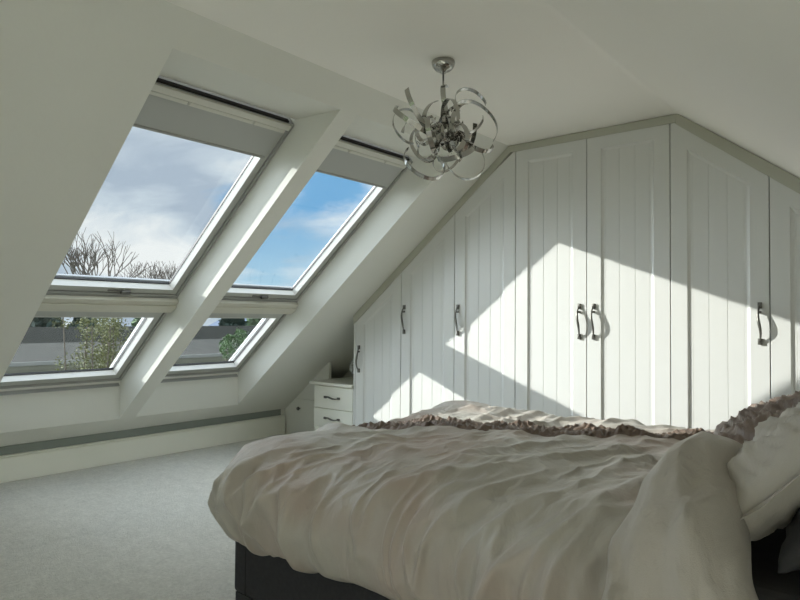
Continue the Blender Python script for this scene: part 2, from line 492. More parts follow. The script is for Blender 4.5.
# carcass side, plinth and back, follows the ceiling
def prismXZ(bm, P, y0, y1):
    A = [bm.verts.new((x, y0, z)) for x, z in P]; B = [bm.verts.new((x, y1, z)) for x, z in P]
    bm.faces.new(A); bm.faces.new(B[::-1])
    for i in range(len(P)):
        j = (i+1) % len(P); bm.faces.new([A[i], B[i], B[j], A[j]])
e = .006
prismXZ(bm, [(DX[0]+.002, .10), (WX-.01, .10), (WX-.01, zceil(WX-.01)-e-.02), (XR, CZ-e-.03), (XC, CZ-e-.02), (DX[0]+.002, zceil(DX[0])-e-.01)], YW+.030, YE-.005)
obj('carcass', bm, M_wardin, wr)
bm = bmesh.new()
prismXZ(bm, [(DX[0]-.020, 0), (DX[0], 0), (DX[0], zceil(DX[0])-.012), (DX[0]-.020, zceil(DX[0]-.02)-.012)], YW-.002, YE-.005)
obj('side_panel', bm, M_ward, wr, bevel=.0015)
bm = bmesh.new(); box(bm, DX[0], WX-.01, YW+.05, YW+.07, .0, .10); obj('plinth', bm, M_ward, wr)
bm = bmesh.new()
def band(pa, pb, w0, w1, y0, y1): # strip hanging below the ceiling line
    P = [pa, pb, (pb[0]+w1[0], pb[1]+w1[1]), (pa[0]+w0[0], pa[1]+w0[1])]
    prismXZ(bm, P, y0, y1)
ee = .004
nl = (SN*FW, -CS*FW); thr = math.atan(TR); nr = (-math.sin(thr)*FW*1.15, -math.cos(thr)*FW*1.15)
ml = (FW*.75*math.tan(TH/2), -FW*.75); mr_ = (-FW*.9*math.tan(thr/2), -FW*.9)
ml = (.75*FW*.36, -.78*FW)
band((DX[0]-.02, zceil(DX[0]-.02)-ee), (XC, CZ-ee), (0, -FW/CS), ml, YW-.010, YW+.03)
band((XC, CZ-ee), (XR, CZ-ee), ml, (-.012, -FW*.85), YW-.010, YW+.03)
band((XR, CZ-ee), (WX-.01, zceil(WX-.01)-ee), (-.012, -FW*1.0), (0, -FW*1.7), YW-.010, YW+.03)
f = obj('fascia', bm, M_fascia, wr)
HZ = 1.105
HD = [(DX[0]+.042, .78, -1), (DX[1]+.035, HZ, 1), (DX[2]+.035, HZ, 1), (DX[4]-.045, HZ, 1), (DX[4]+.047, HZ, 1), (DX[6]-.045, HZ, 1), (DX[6]+.40, HZ, 1)]
for i in range(7):
    hx, hz, sd = HD[i]
    door('door', wr, DX[i], DX[i+1], .105, hx, hz, sd)
bm = bmesh.new(); prismXZ(bm, [(DX[7]+.003, .105), (WX-.012, .105), (WX-.012, ytop(WX-.012)), (DX[7]+.003, ytop(DX[7]))], YW, YW+.022); obj('filler_panel', bm, M_ward, wr)

# ------------------------------------------------------------------ chest of drawers under the slope
CX0, CX1 = -4.085, DX[0]-.024
ch = thing('chest_of_drawers', 'low cream chest of drawers tucked under the slope beside the wardrobe', 'chest of drawers', ((CX0+CX1)/2, YW, 0))
bm = bmesh.new(); box(bm, CX0, CX1, YW+.02, YE-.1, .0, .535); obj('body', bm, M_trim, ch, bevel=.002)
bm = bmesh.new(); box(bm, CX0-.03, CX1, YW-.02, YE-.1, .537, .562); obj('worktop', bm, M_trim, ch, bevel=.006, seg=3)
zz = [(.345, .528), (.182, .337), (.02, .174)]
for z0, z1 in zz:
    bm = bmesh.new(); box(bm, CX0+.02, CX1-.004, YW, YW+.018, z0, z1)
    d = obj('drawer', bm, M_trim, ch, bevel=.002)
    handle('drawer_handle', (CX0+CX1)/2, YW, (z0+z1)/2-.0, (z0+z1)/2+.165, 1, d, horiz=True)
# boxed eaves cupboard left of the chest
ec = thing('eaves_cupboard', 'small cream eaves cupboard front with a dark knob in the corner left of the drawers', 'cupboard', (-4.36, 3.92, 0))
YC = 3.90; bm = bmesh.new()
x0, x1 = KX+.002, CX0-.034
prismXZ(bm, [(x0, .0), (x1, .0), (x1, zceil(x1)-.003), (x0, zceil(x0)-.003)], YC+.022, YC+.05)
obj('panel', bm, M_wall, ec)
bm = bmesh.new(); box(bm, -4.56, -4.15, YC+.012, YC+.0215, .03, .35)
d = obj('cupboard_door', bm, M_wall, ec, bevel=.002)
bm = bmesh.new()
tube(bm, [(-4.49, YC+.007, .262), (-4.49, YC-.008, .262), (-4.49, YC-.014, .262), (-4.49, YC-.024, .262)], [.007, .007, .018, .014], 16)
obj('knob', bm, M_pewter, d, smooth=True)

# silver flower ball in a dark pot on the chest
rnd = random.Random(5)
fx, fy = -3.69, 3.86
fl = thing('flower_ornament', 'silvery white flower ball in a small dark pot on the chest of drawers', 'ornament', (fx, fy, .562))
bm = bmesh.new(); lathe(bm, [(0, .001), (.035, .001), (.045, .03), (.05, .075), (.043, .078), (.04, .06), (0, .055)], (fx, fy, .562)); obj('pot', bm, M_plinth, fl, smooth=True)
bm = bmesh.new()
c = Vector((fx, fy, .562+.135))
for i in range(150):
    z = rnd.uniform(-1, 1); a = rnd.uniform(0, 2*PI); r = math.sqrt(1-z*z)
    n = Vector((r*math.cos(a), r*math.sin(a), z)); p = c + n*.07
    u = n.orthogonal().normalized(); v = n.cross(u)
    for k in range(5):
        t = 2*PI*k/5+a
        q = u*math.cos(t)+v*math.sin(t); w = u*math.cos(t+1.57)+v*math.sin(t+1.57)
        bm.faces.new([bm.verts.new(p-n*.01), bm.verts.new(p+q*.009+w*.005+n*.004), bm.verts.new(p+q*.016+n*.01), bm.verts.new(p+q*.009-w*.005+n*.004)])
bmesh.ops.create_icosphere(bm, subdivisions=3, radius=.064, matrix=Matrix.Translation(c))
obj('flower_head', bm, mat('silver_petals', (.55, .56, .54), .4, metal=.3), fl, recalc=False)

# ------------------------------------------------------------------ chandelier
hub = Vector((-1.669, 2.282, 1.962))
cd = thing('pendant_chandelier', 'chrome pendant chandelier of curled metal ribbons hanging from the ceiling', 'chandelier', (hub.x, hub.y, CZ))
bm = bmesh.new()
lathe(bm, [(0, -.001), (.052, -.001), (.054, -.008), (.050, -.026), (.036, -.042), (.014, -.048), (.012, -.056), (0, -.056)], (hub.x, hub.y, CZ), 40)
obj('ceiling_rose', bm, M_chrome, cd, smooth=True)
bm = bmesh.new(); tube(bm, [(hub.x, hub.y, CZ-.05), (hub.x, hub.y, hub.z+.05)], .0042, 12); obj('rod', bm, M_satin, cd, smooth=True)
bm = bmesh.new()
lathe(bm, [(0, .06), (.018, .06), (.022, .045), (.034, .03), (.040, .0), (.034, -.03), (.02, -.045), (0, -.05)], tuple(hub), 24)
obj('hub', bm, M_chrome, cd, smooth=True)
# camera-independent world directions (right/up/toward as seen in the room)
Rv = Vector((.766, .643, 0)).normalized(); Uv = Vector((0, 0, 1)); Tv = Vector((.643, -.766, 0)).normalized()
def ribbon(center, rad, a0, a1, nrm, w, twist, start=None):
    bm = bmesh.new(); n = 40
    nrm = nrm.normalized(); u = nrm.orthogonal().normalized()
    u = (Uv - nrm*Uv.dot(nrm)).normalized() if abs(nrm.z) < .9 else u
    v = nrm.cross(u); prev = None
    for i in range(n+1):
        t = i/n; a = a0+(a1-a0)*t
        rr = rad*(1 + .12*math.sin(2.1*a))
        p = center + (u*math.cos(a)+v*math.sin(a))*rr
        rdir = (u*math.cos(a)+v*math.sin(a)); tw = twist*(t-.3)
        wd = (nrm*math.cos(tw) + rdir*math.sin(tw)); th = (rdir*math.cos(tw) - nrm*math.sin(tw))
        cur = [bm.verts.new(p+wd*w*sx+th*.0009*sy) for sx, sy in ((-1, -1), (1, -1), (1, 1), (-1, 1))]
        if prev:
            for k in range(4):
                j = (k+1) % 4; bm.faces.new([prev[k], prev[j], cur[j], cur[k]])
        else: bm.faces.new(cur)
        prev = cur
    bm.faces.new(prev[::-1])
    return obj('ribbon', bm, M_chrome, cd, smooth=False)
rnd = random.Random(11)
px = .0046
# (dx px, dy px up, toward, radius px, arc0, arc1, normal r,u,t)
spec = [(-36, 6, 0, 17, -20, 190, .15, .1, 1), (30, 30, 0, 15, -95, 100, .1, .25, 1), (33, 8, 2, 23, -130, 60, .1, .1, 1),
        (22, 2, 6, 22, 20, 300, .8, -.35, .6), (-20, -31, 4, 20, 40, 300, .2, .5, .8), (24, -27, 2, 20, 90, 290, -.2, .2, 1),
        (-22, 20, 8, 26, 60, 250, .7, .3, .4), (-30, 8, 8, 22, 20, 240, .5, .75, .4), (5, 28, 0, 17, 0, 230, .95, .1, .3),
        (38, -12, 4, 14, 10, 260, .2, .7, .6), (12, -22, 12, 22, 150, 360, -.3, .8, .4), (-12, -6, 14, 16, 0, 290, .9, .1, .3)]
for dx, dy, dt, r, a0, a1, nr0, nu, ntt in spec:
    c = hub + Rv*dx*px*.9 + Uv*dy*px + Tv*dt*px
    ribbon(c, r*px, math.radians(a0), math.radians(a1), Rv*nr0+Uv*nu+Tv*ntt, .0115, rnd.uniform(-.6, .6))
for i in range(30):
    z = .72-1.68*(i+.5)/30; a = i*2.39996; r = math.sqrt(1-z*z)
    d = Vector((r*math.cos(a), r*math.sin(a), z))
    R0 = rnd.uniform(.035, .075); c = hub + d*(R0+rnd.uniform(.0, .06))
    nn = d.cross(Vector((rnd.uniform(-1, 1), rnd.uniform(-1, 1), rnd.uniform(-1, 1)))).normalized()
    ribbon(c, R0, rnd.uniform(0, 6), rnd.uniform(0, 6)+3.6, nn, .0125, rnd.uniform(-1.2, 1.2))
for i in range(14):                                     # tight curls round the hub
    a = i*2.4; e2 = math.sin(i*1.7)*.9
    d = Vector((math.cos(a)*math.cos(e2), math.sin(a)*math.cos(e2), math.sin(e2)))
    nn = d.cross(Vector((rnd.uniform(-1, 1), rnd.uniform(-1, 1), rnd.uniform(-1, 1)))).normalized()
    ribbon(hub+d*.045, rnd.uniform(.022, .038), rnd.uniform(0, 6), rnd.uniform(0, 6)+3.9, nn, .011, rnd.uniform(-1.4, 1.4))
M_bulb = mat('frosted_bulb', (.8, .8, .78), .25)
for i in range(8):
    a = 2*PI*i/8; el = .5*math.sin(i*2.3)
    d = Vector((math.cos(a)*math.cos(el), math.sin(a)*math.cos(el), math.sin(el)))
    bm = bmesh.new(); tube(bm, [hub+d*.03, hub+d*.065], .0065, 10); lh = obj('lamp_holder', bm, M_satin, cd, smooth=True)
    bm = bmesh.new(); tube(bm, [hub+d*.0655, hub+d*.07, hub+d*.088, hub+d*.094], [.004, .007, .007, .002], 10); obj('bulb', bm, M_bulb, lh, smooth=True)

# ------------------------------------------------------------------ bed
BXA, BXB, BYA, BYB = -2.105, .055, 1.497, 3.02
bed = thing('divan_bed', 'double divan bed with charcoal fabric base and headboard', 'bed', ((BXA+BXB)/2, (BYA+BYB)/2, 0))
bm = bmesh.new(); box(bm, BXA, BXB, BYA, BYB, .035, .34); obj('base', bm, M_divan, bed, bevel=.018, seg=3)
bm = bmesh.new(); box(bm, BXA+.008, BXB-.02, BYA+.008, BYB-.02, .0, .034); obj('plinth', bm, M_plinth, bed)
bm = bmesh.new(); box(bm, BXA+.02, BXB, BYA+.02, BYB-.02, .342, .55); obj('mattress', bm, M_matt, bed, bevel=.045, seg=4)
bm = bmesh.new(); box(bm, BXA+.075, BXA+.081, BYA-.002, BYA+.002, .04, .33); obj('base_seam', bm, M_plinth, bed)
bm = bmesh.new(); box(bm, -1.02, -1.012, BYA-.003, BYA+.002, .05, .33); obj('base_seam', bm, M_plinth, bed)
bm = bmesh.new(); box(bm, .075, .155, BYA-.02, BYB+.02, .0, 1.0); obj('headboard', bm, M_divan, bed, bevel=.025, seg=4)

def nz(x, y, z=0.): return noise.noise(Vector((x, y, z)))
def fbm(x, y, z=0., o=4):
    s, a = 0, 1
    for k in range(o):
        s += a*nz(x, y, z+k*7.3); x *= 2.03; y *= 2.03; a *= .5
    return s
def ridge(v): return 1-abs(v)*2.0

def seglerp(tab, t):
    for i in range(len(tab)-1):
        if t <= tab[i+1][0] or i == len(tab)-2:
            a, b = tab[i], tab[i+1]; f = (t-a[0])/(b[0]-a[0]); f = max(0, min(1, f))
            return [a[k]+(b[k]-a[k])*f for k in range(1, len(a))]

def catmull(P, n):
    out = []
    for i in range(len(P)-1):
        p0 = P[max(i-1, 0)]; p1 = P[i]; p2 = P[i+1]; p3 = P[min(i+2, len(P)-1)]
        for k in range(n):
            t = k/n
            out.append(tuple(.5*((2*b)+(-a+c)*t+(2*a-5*b+4*c-d)*t*t+(-a+3*b-3*c+d)*t**3) for a, b, c, d in zip(p0, p1, p2, p3)))
    out.append(tuple(P[-1])); return out

def make_duvet():
    X0, X1, Y0, Y1, R = -2.225, -.36, 1.385, 3.20, .27
    per = []
    def arc(cx, cy, a0):
        for k in range(30):
            a = a0 + (PI/2)*k/30
            per.append((cx+R*math.cos(a), cy+R*math.sin(a)))
    def line(p, q, n):
        for k in range(n): t = k/n; per.append((p[0]+(q[0]-p[0])*t, p[1]+(q[1]-p[1])*t))
    line((X0+R, Y0), (X1-R, Y0), 170); arc(X1-R, Y0+R, -PI/2); line((X1, Y0+R), (X1, Y1-R), 60); arc(X1-R, Y1-R, 0)
    line((X1-R, Y1), (X0+R, Y1), 80); arc(X0+R, Y1-R, PI/2); line((X0, Y1-R), (X0, Y0+R), 110); arc(X0+R, Y0+R, PI)
    prof = catmull([(.115, .268), (.07, .272), (.028, .30), (.004, .355), (0, .42), (.022, .49), (.065, .545), (.14, .590), (.24, .613), (.38, .622)], 6)
    NR = len(prof); NI = 34
    ym = (Y0+Y1)/2; ma, mb = X0+(Y1-Y0)/2, X1-.5
    if mb < ma: mb = ma+.01
    rows = []
    L = len(per)
    for k in range(NR+NI):
        row = []
        for i, (x, y) in enumerate(per):
            cx_ = min(max(x, ma), mb); C = Vector((cx_, ym)); B = Vector((x, y)); D_ = (C-B).length
            if k < NR: d, z = prof[k]
            else:
                t = (k-NR+1)/NI; t = t*(1-.0); d0 = prof[-1][0]; d = d0+(D_-d0)*t; z = .622+.008*math.sin(t*PI/2)
            P = B+(C-B)*min(1, d/D_)
            row.append((P.x, P.y, z))
        rows.append(row)
    bm = bmesh.new()
    V = [[bm.verts.new(p) for p in row] for row in rows]
    for k in range(len(V)-1):
        for i in range(L):
            j = (i+1) % L
            bm.faces.new([V[k][i], V[k][j], V[k+1][j], V[k+1][i]])
    bm.normal_update()
    for k, row in enumerate(V):
        for i, v in enumerate(row):
            x, y, z = v.co; n = v.normal.copy()
            if n.length < .5: n = Vector((0, 0, 1))
            side = max(0, min(1, (.635-z)/.17))           # 0 on the top, 1 down the side
            # arc position round the foot corner, so folds fan out from the top
            pc = x if y < 1.7 else (X0 - (y-1.7)*.8)
            pc = x + (-(y-Y0)*.9 if x < -1.9 else -.35*(y-Y0)*math.exp(-((y-Y0)/.5)**2))
            wx = .20*fbm(x*1.2, y*1.2, 3.1, 2)
            # long soft folds
            u1 = (pc + wx)*5.0 - z*1.9; w1 = z*1.5 + y*.7
            f1 = ridge(nz(u1, w1, .3)); f1 = max(0, f1)**2
            u2 = (pc - wx*1.6)*11.0 + z*3.5; f2 = max(0, ridge(nz(u2, z*2.6+y*1.1, 5.7)))**3
            fade_top = .25+.75*side
            # folds on the top, running down-bed
            ca, sa = math.cos(1.02), math.sin(1.02)
            q = x*ca + y*sa; p = -x*sa + y*ca
            ft = max(0, ridge(nz(q*2.0 + wx*2, p*5.2, 9.1)))**2.2
            big = fbm(x*1.3+4, y*1.5, 2.2, 3)
            h = .060*f1*fade_top + .024*f2*(.15+.85*side) + .024*ft*(1-side*.8) + .026*big*(1-.4*side) + .016*max(0, ridge(fbm(x*4+wx*3, y*4-z*3, 1.4, 2)))**3*(.5+.5*side) + .009*max(0, ridge(nz(q*7+wx*5, p*12, 3.3)))**3 - .022
            h += .020*max(0, side)*nz(pc*2.2, 1.7, 8.8)
            h += .004
            if x < -1.95: h *= 1-.45*min(1, (-1.95-x)/.2)*side
            if k < 22: h *= min(1, .12+.88*(k/22)**1.5)
            if k >= NR+NI-3: n = Vector((0, 0, 1)); 
            v.co += n*h
            # swell of the quilt along the near half and towards the pillows
            top = 1-side
            v.co.z += top*(.014*math.exp(-((y-1.9)/.3)**2) + .020*max(0, min(1, (x+1.15)/.6))*math.exp(-((y-1.9)/.6)**2) + .024*max(0, min(1, (y-2.45)/.4)))
            v.co.z += top*(-.012*max(0, (-1.75-x)/.4)**1.3)*(1 if x < -1.75 else 0) if x < -1.75 else 0
    bmesh.ops.remove_doubles(bm, verts=V[-1], dist=.002)
    return bm
dbm = make_duvet()
bvh = BVHTree.FromBMesh(dbm)
def dz(x, y):
    h = bvh.ray_cast(Vector((x, y, 2)), Vector((0, 0, -1)))
    return h[0].z if h[0] else .6
dv = obj('duvet', dbm, M_duvet, None, smooth=True)
sm = dv.modifiers.new('sub', 'SUBSURF'); sm.levels = 1; sm.render_levels = 1
tag(dv, 'puffy taupe satin duvet with a brown ruffled band spread over the bed', 'duvet')
# ruffled band on the duvet
A, B = Vector((-2.17, 2.10)), Vector((-.56, 2.72)); dirn = (B-A).normalized(); nr2 = Vector((-dirn.y, dirn.x)); LL = (B-A).length
bm = bmesh.new(); NU, NV = 460, 26; prev = None
for i in range(NU+1):
    cur = []
    t = i/NU; 
    for j in range(NV+1):
        v = j/NV; wd = .125*(.75+.25*math.sin(PI*min(1, t*1.2)))*(1+.15*nz(t*14, 3))
        p = A + dirn*LL*t + nr2*((v-.5)*2*wd + .012*nz(t*50, v*4, 2) + .02*nz(t*5, 7.7))
        e_ = min(1, min(v, 1-v)*6)*min(1, t*25)*min(1, (1-t)*25)
        r = ridge(nz(t*62+v*1.5, v*5.5, 1.1))*.012 + .008*nz(t*150, v*11, 4) + .008*abs(math.sin(v*PI*4+3*nz(t*30, 2)))
        cur.append(bm.verts.new((p.x, p.y, dz(p.x, p.y) - .004 + e_*(.005+max(0, r)))))
    if prev:
        for j in range(NV): bm.faces.new([prev[j], prev[j+1], cur[j+1], cur[j]])
    prev = cur
bmesh.ops.translate(bm, verts=bm.verts[:], vec=-Vector(dv.location))
me = bpy.data.meshes.new('ruffled_band'); bm.to_mesh(me); bm.free(); me.materials.append(M_ruff)
for p in me.polygons: p.use_smooth = True
o = bpy.data.objects.new('ruffled_band', me); COL.objects.link(o); o.parent = dv

def cushion(size, n=56, puff=1.0, seed=0, wr=.010, flat=.0):
    """pillow in local coordinates: returns bmesh; size=(lx, ly, thickness)"""
    bm = bmesh.new(); lx, ly, th = size
    def shape(u, v, sgn):
        a = 1-abs(u)**3.0; b = 1-abs(v)**3.0
        h = th/2*(max(0, a)**.55)*(max(0, b)**.55)
        pin = 1-.07*(1-a*.0)*(abs(v)**2)*(1-abs(u)**2); pin2 = 1-.07*(abs(u)**2)*(1-abs(v)**2)
        x = u*lx/2*pin2; y = v*ly/2*pin
        w = wr*(fbm(u*2.2+seed, v*2.2, sgn*3+seed, 4)) * (h/(th/2)+.15) + wr*.9*max(0, ridge(nz(u*3+seed, v*3+u*4, sgn+seed*2)))**3*(h/(th/2))
        return (x, y, sgn*(h*puff + (.003 if h > 0 else .0)) + w)
    top = [[bm.verts.new(shape(-1+2*i/n, -1+2*j/n, 1)) for j in range(n+1)] for i in range(n+1)]
    bot = [[(top[i][j] if i in (0, n) or j in (0, n) else bm.verts.new(shape(-1+2*i/n, -1+2*j/n, -1))) for j in range(n+1)] for i in range(n+1)]
    for i in range(n):
        for j in range(n):
            bm.faces.new([top[i][j], top[i+1][j], top[i+1][j+1], top[i][j+1]])
            bm.faces.new([bot[i][j], bot[i][j+1], bot[i+1][j+1], bot[i+1][j]])
    edge = []
    for i in range(n): edge.append(top[i][0].co.copy())
    for j in range(n): edge.append(top[n][j].co.copy())
    for i in range(n): edge.append(top[n-i][n].co.copy())
    for j in range(n): edge.append(top[0][n-j].co.copy())
    return bm, edge

def place(bm, loc, rot):
    m = Matrix.Translation(loc) @ rot
    bmesh.ops.transform(bm, matrix=m, verts=bm.verts[:])
    return m
def rotm(rx, ry, rz):
    return Matrix.Rotation(rz, 4, 'Z') @ Matrix.Rotation(ry, 4, 'Y') @ Matrix.Rotation(rx, 4, 'X')

def frill(edge, m, width, parent, name='frill', waves=60, matl=M_frill, amp=.022):
    bm = bmesh.new(); n = len(edge); c = Vector((0, 0, 0)); prev = None; first = None
    N = n*4; W = 5
    for i in range(N+1):
        t = (i % N)/N*n; k = int(t) % n; f = t-int(t)
        p = edge[k].lerp(edge[(k+1) % n], f); d = Vector((p.x, p.y, 0)).normalized()
        ph = 2*PI*waves*(i/N)
        cur = []
        for j in range(W+1):
            v = j/W
            off = d*(v*width*(1+.12*nz(i*.05, 1.))) + Vector((0, 0, 1))*(amp*v*math.sin(ph+1.2*nz(i*.03, 4.4)) + .4*amp*v*math.sin(ph*2.3))
            cur.append(bm.verts.new(m @ (p*.99+off)))
        if prev:
            for j in range(W): bm.faces.new([prev[j], prev[j+1], cur[j+1], cur[j]])
        prev = cur
    o = obj(name, bm, matl, parent, smooth=True, recalc=False)
    s = o.modifiers.new('s', 'SOLIDIFY'); s.thickness = .002
    return o

# turned-back fold of the duvet that drapes over the near side at the pillow end
def fold():
    bm = bmesh.new(); 
    # rows from the far end over the near edge and down: (y, z, xl, xr, hump)
    rowsP = catmull([(2.35, .61, -.49, -.36, .03), (2.05, .655, -.51, -.34, .09), (1.80, .68, -.53, -.33, .135), (1.62, .67, -.545, -.32, .14),
             (1.47, .60, -.555, -.275, .12), (1.39, .50, -.56, -.225, .09), (1.35, .40, -.57, -.19, .07), (1.34, .30, -.58, -.17, .06), (1.36, .22, -.58, -.17, .04), (1.39, .20, -.58, -.18, .02)], 10)
    n = len(rowsP); m = 48; V = []
    for a in range(n):
        y, z, xl, xr, hp = rowsP[a]
        y0, z0 = rowsP[max(a-1, 0)][:2]; y1, z1 = rowsP[min(a+1, n-1)][:2]
        t = Vector((0, y1-y0, z1-z0)).normalized(); nn = Vector((0, t.z, -t.y))
        if nn.z < 0 and abs(nn.z) > .3: nn = -nn
        if nn.y > 0 and abs(nn.y) > .7: nn = -nn
        row = []
        for b in range(m):
            th = 2*PI*b/m                                 # closed tube section: superellipse
            cx_ = math.cos(th); sy = math.sin(th)
            ex = abs(cx_)**.95*(1 if cx_ > 0 else -1); ey = abs(sy)**1.05*(1 if sy > 0 else -1)
            x = (xl+xr)/2 + ex*(xr-xl)/2
            hh = ey*hp*(1 if ey > 0 else .35)
            fo = .0
            if ey > 0:
                u = x*9 + z*2.2
                fo = (.045*max(0, ridge(nz(u*.9+.8*nz(z*3,y*2), y*1.6+z*1.8, 3.3)))**4 + .022*fbm(x*5, y*3+z*3, 6.6, 3) + .022*max(0, ridge(nz(x*10+z*6, z*4-x*5, 8.)))**5)*min(1, ey*2)*(.30+.70*max(0, min(1, (a-26)/16)))
            if ey > 0:                                    # hand-placed creases running down the drop
                for cx0, sl_, wd_, dp in ((-.46, .25, .018, .022), (-.385, -.10, .014, .018), (-.33, -.22, .018, .020), (-.52, .12, .013, .016), (-.26, -.30, .015, .018)):
                    dd = x - (cx0 + sl_*(z-.75)*(-1) + .025*nz(a*.07, cx0*9))
                    fo -= dp*(math.exp(-(dd/wd_)**2) - .8*math.exp(-((dd-1.9*wd_)/wd_)**2))*min(1, ey*2)*max(0, min(1, (a-20)/20))*(.6+.6*nz(a*.06, cx0*31))
            p = Vector((x+.012*nz(a*.13, 2.2+(0 if ex < 0 else 5)), y, z)) + nn*(hh+fo)
            row.append(bm.verts.new(p))
        V.append(row)
    for a in range(n-1):
        for b in range(m):
            c_ = (b+1) % m
            bm.faces.new([V[a][b], V[a][c_], V[a+1][c_], V[a+1][b]])
    bm.faces.new(V[0]); bm.faces.new(V[-1][::-1])
    return bm
bm = fold(); bmesh.ops.recalc_face_normals(bm, faces=bm.faces[:])
bmesh.ops.translate(bm, verts=bm.verts[:], vec=-Vector(dv.location))
me = bpy.data.meshes.new('turned_back_fold'); bm.to_mesh(me); bm.free(); me.materials.append(M_fold)
for p in me.polygons: p.use_smooth = True
o = bpy.data.objects.new('turned_back_fold', me); COL.objects.link(o); o.parent = dv

def pillow(name, label, size, loc, rot, m_, seed, wr=.012, puff=1., fr=None, parent_name='case'):
    t = thing(name, label, 'pillow', loc)
    bm, edge = cushion(size, seed=seed, wr=wr, puff=puff)
    m = place(bm, Vector(loc), rot)
    obj(parent_name, bm, m_, t, smooth=True)
    if fr: frill(edge, m, fr[0], t, waves=fr[1], matl=fr[2], amp=fr[3])
    return t, m, edge
# pillows at the head
pillow('pillow', 'charcoal pillow propped behind the near taupe pillow at the bed head', (.42, .58, .14), (-.085, 1.75, .765), rotm(0, -.80, .0), M_charp, 3)
t, m, edge = pillow('pillow', 'plump taupe satin pillow nearest the camera, propped against the charcoal pillow', (.44, .56, .17), (-.235, 1.80, .785), rotm(.03, -.78, .03), M_pil, 8, wr=.018)
frill(edge, m, .03, t, name='flange', waves=9, matl=M_pil, amp=.003)
pillow('pillow', 'brown satin pillow with a wide ruffled frill at the far side of the bed', (.48, .44, .15), (-.42, 2.76, .735), rotm(.0, -.50, -.10), M_frill, 14, wr=.018, fr=(.08, 30, M_frill, .020))
pillow('pillow', 'brown frilled satin pillow propped between the near taupe pillow and the far frilled one', (.44, .46, .14), (-.36, 2.30, .755), rotm(.0, -.45, .06), M_frill, 21, wr=.024, fr=(.055, 28, M_frill, .020))

# ------------------------------------------------------------------ outside
GZ = -3.2
def leafmesh(bm, centers, n, size, rnd, squash=1):
    for i in range(n):
        c, r = centers[rnd.randrange(len(centers))]
        z = rnd.uniform(-1, 1); a = rnd.uniform(0, 2*PI); q = math.sqrt(1-z*z); k = r*rnd.uniform(.55, 1.0)
        p = Vector(c)+Vector((q*math.cos(a)*k, q*math.sin(a)*k, z*k*squash))
        u = Vector((rnd.gauss(0, 1), rnd.gauss(0, 1), rnd.gauss(0, 1))).normalized(); v = u.orthogonal().normalized(); s = size*rnd.uniform(.6, 1.3)
        bm.faces.new([bm.verts.new(p+u*s), bm.verts.new(p+v*s*.5), bm.verts.new(p-u*s), bm.verts.new(p-v*s*.5)])
M_grass = mat('lawn', (.10, .12, .05), .9, var=(.6, .3))
M_road = mat('asphalt', (.20, .20, .21), .9, var=(.8, .1))
M_roof1 = mat('slate_roof', (.036, .037, .034), .9, var=(3, .15), spec=0)
M_roof2 = mat('grey_felt_roof', (.105, .103, .095), .95, var=(2, .08), spec=0)
M_render = mat('pale_render', (.45, .43, .38), .9)
M_fas = mat('white_gutter', (.30, .30, .29), .5)
M_leaf1 = mat('yellow_green_leaf', (.15, .16, .07), .8, var=(4, .4))
M_leaf2 = mat('dark_conifer_leaf', (.035, .065, .055), .8, var=(3, .4))
M_leaf3 = mat('mid_green_leaf', (.08, .14, .06), .8, var=(3, .3))
M_bark = mat('grey_bark', (.12, .10, .085), .9, var=(6, .3))
M_bluer = mat('blue_slate', (.06, .09, .15), .7)

bm = bmesh.new(); box(bm, -220, 60, -120, 160, GZ-.5, GZ); tag(obj('lawn', bm, M_grass), kind='structure')
bm = bmesh.new(); box(bm, -24, -17, -100, 140, GZ, GZ+.03); tag(obj('road', bm, M_road), kind='structure')
# the house's own outer wall under the eaves
bm = bmesh.new(); box(bm, KX-.5, WX+.5, YB-.4, YE+.4, GZ, -.22); tag(obj('wall_lower_storey', bm, M_render), kind='structure')

nb_ = thing('neighbour_house', 'long low grey roofed house across the road, seen through the lower windows', 'house', (-34, 20, GZ))
bm = bmesh.new(); box(bm, -38, -30.4, -6, 70, GZ, -1.15); obj('wall', bm, M_render, nb_)
bm = bmesh.new()
def roofy(bm, P, y0, y1): 
    prismXZ(bm, P, y0, y1)
roofy(bm, [(-30.0, -.95), (-33.5, -.30), (-33.5, -.50), (-30.0, -1.14)], -7, 71); obj('front_roof', bm, M_roof2, nb_)
bm = bmesh.new(); roofy(bm, [(-33.4, -.34), (-38, .42), (-42, -.4), (-33.4, -.9)], -7, 71); obj('main_roof', bm, M_roof1, nb_)
bm = bmesh.new(); box(bm, -30.0, -29.85, -7, 71, -1.12, -.96); obj('gutter', bm, M_fas, nb_)

dh = thing('distant_house', 'far house with a blue slate gable roof behind the grey roof', 'house', (-60, 45, GZ))
bm = bmesh.new(); box(bm, -63, -57, 40.5, 47.5, GZ, -.6); obj('wall', bm, M_render, dh)
bm = bmesh.new()
A_ = [(-56.5, 40, -.6), (-56.5, 44, 1.3), (-56.5, 48, -.6)]; B_ = [(-63.5, y, z) for _, y, z in A_]
va = [bm.verts.new(p) for p in A_]; vb = [bm.verts.new(p) for p in B_]
bm.faces.new(va); bm.faces.new(vb[::-1])
for i in range(3): j = (i+1) % 3; bm.faces.new([va[i], vb[i], vb[j], va[j]])
obj('roof', bm, M_bluer, dh)

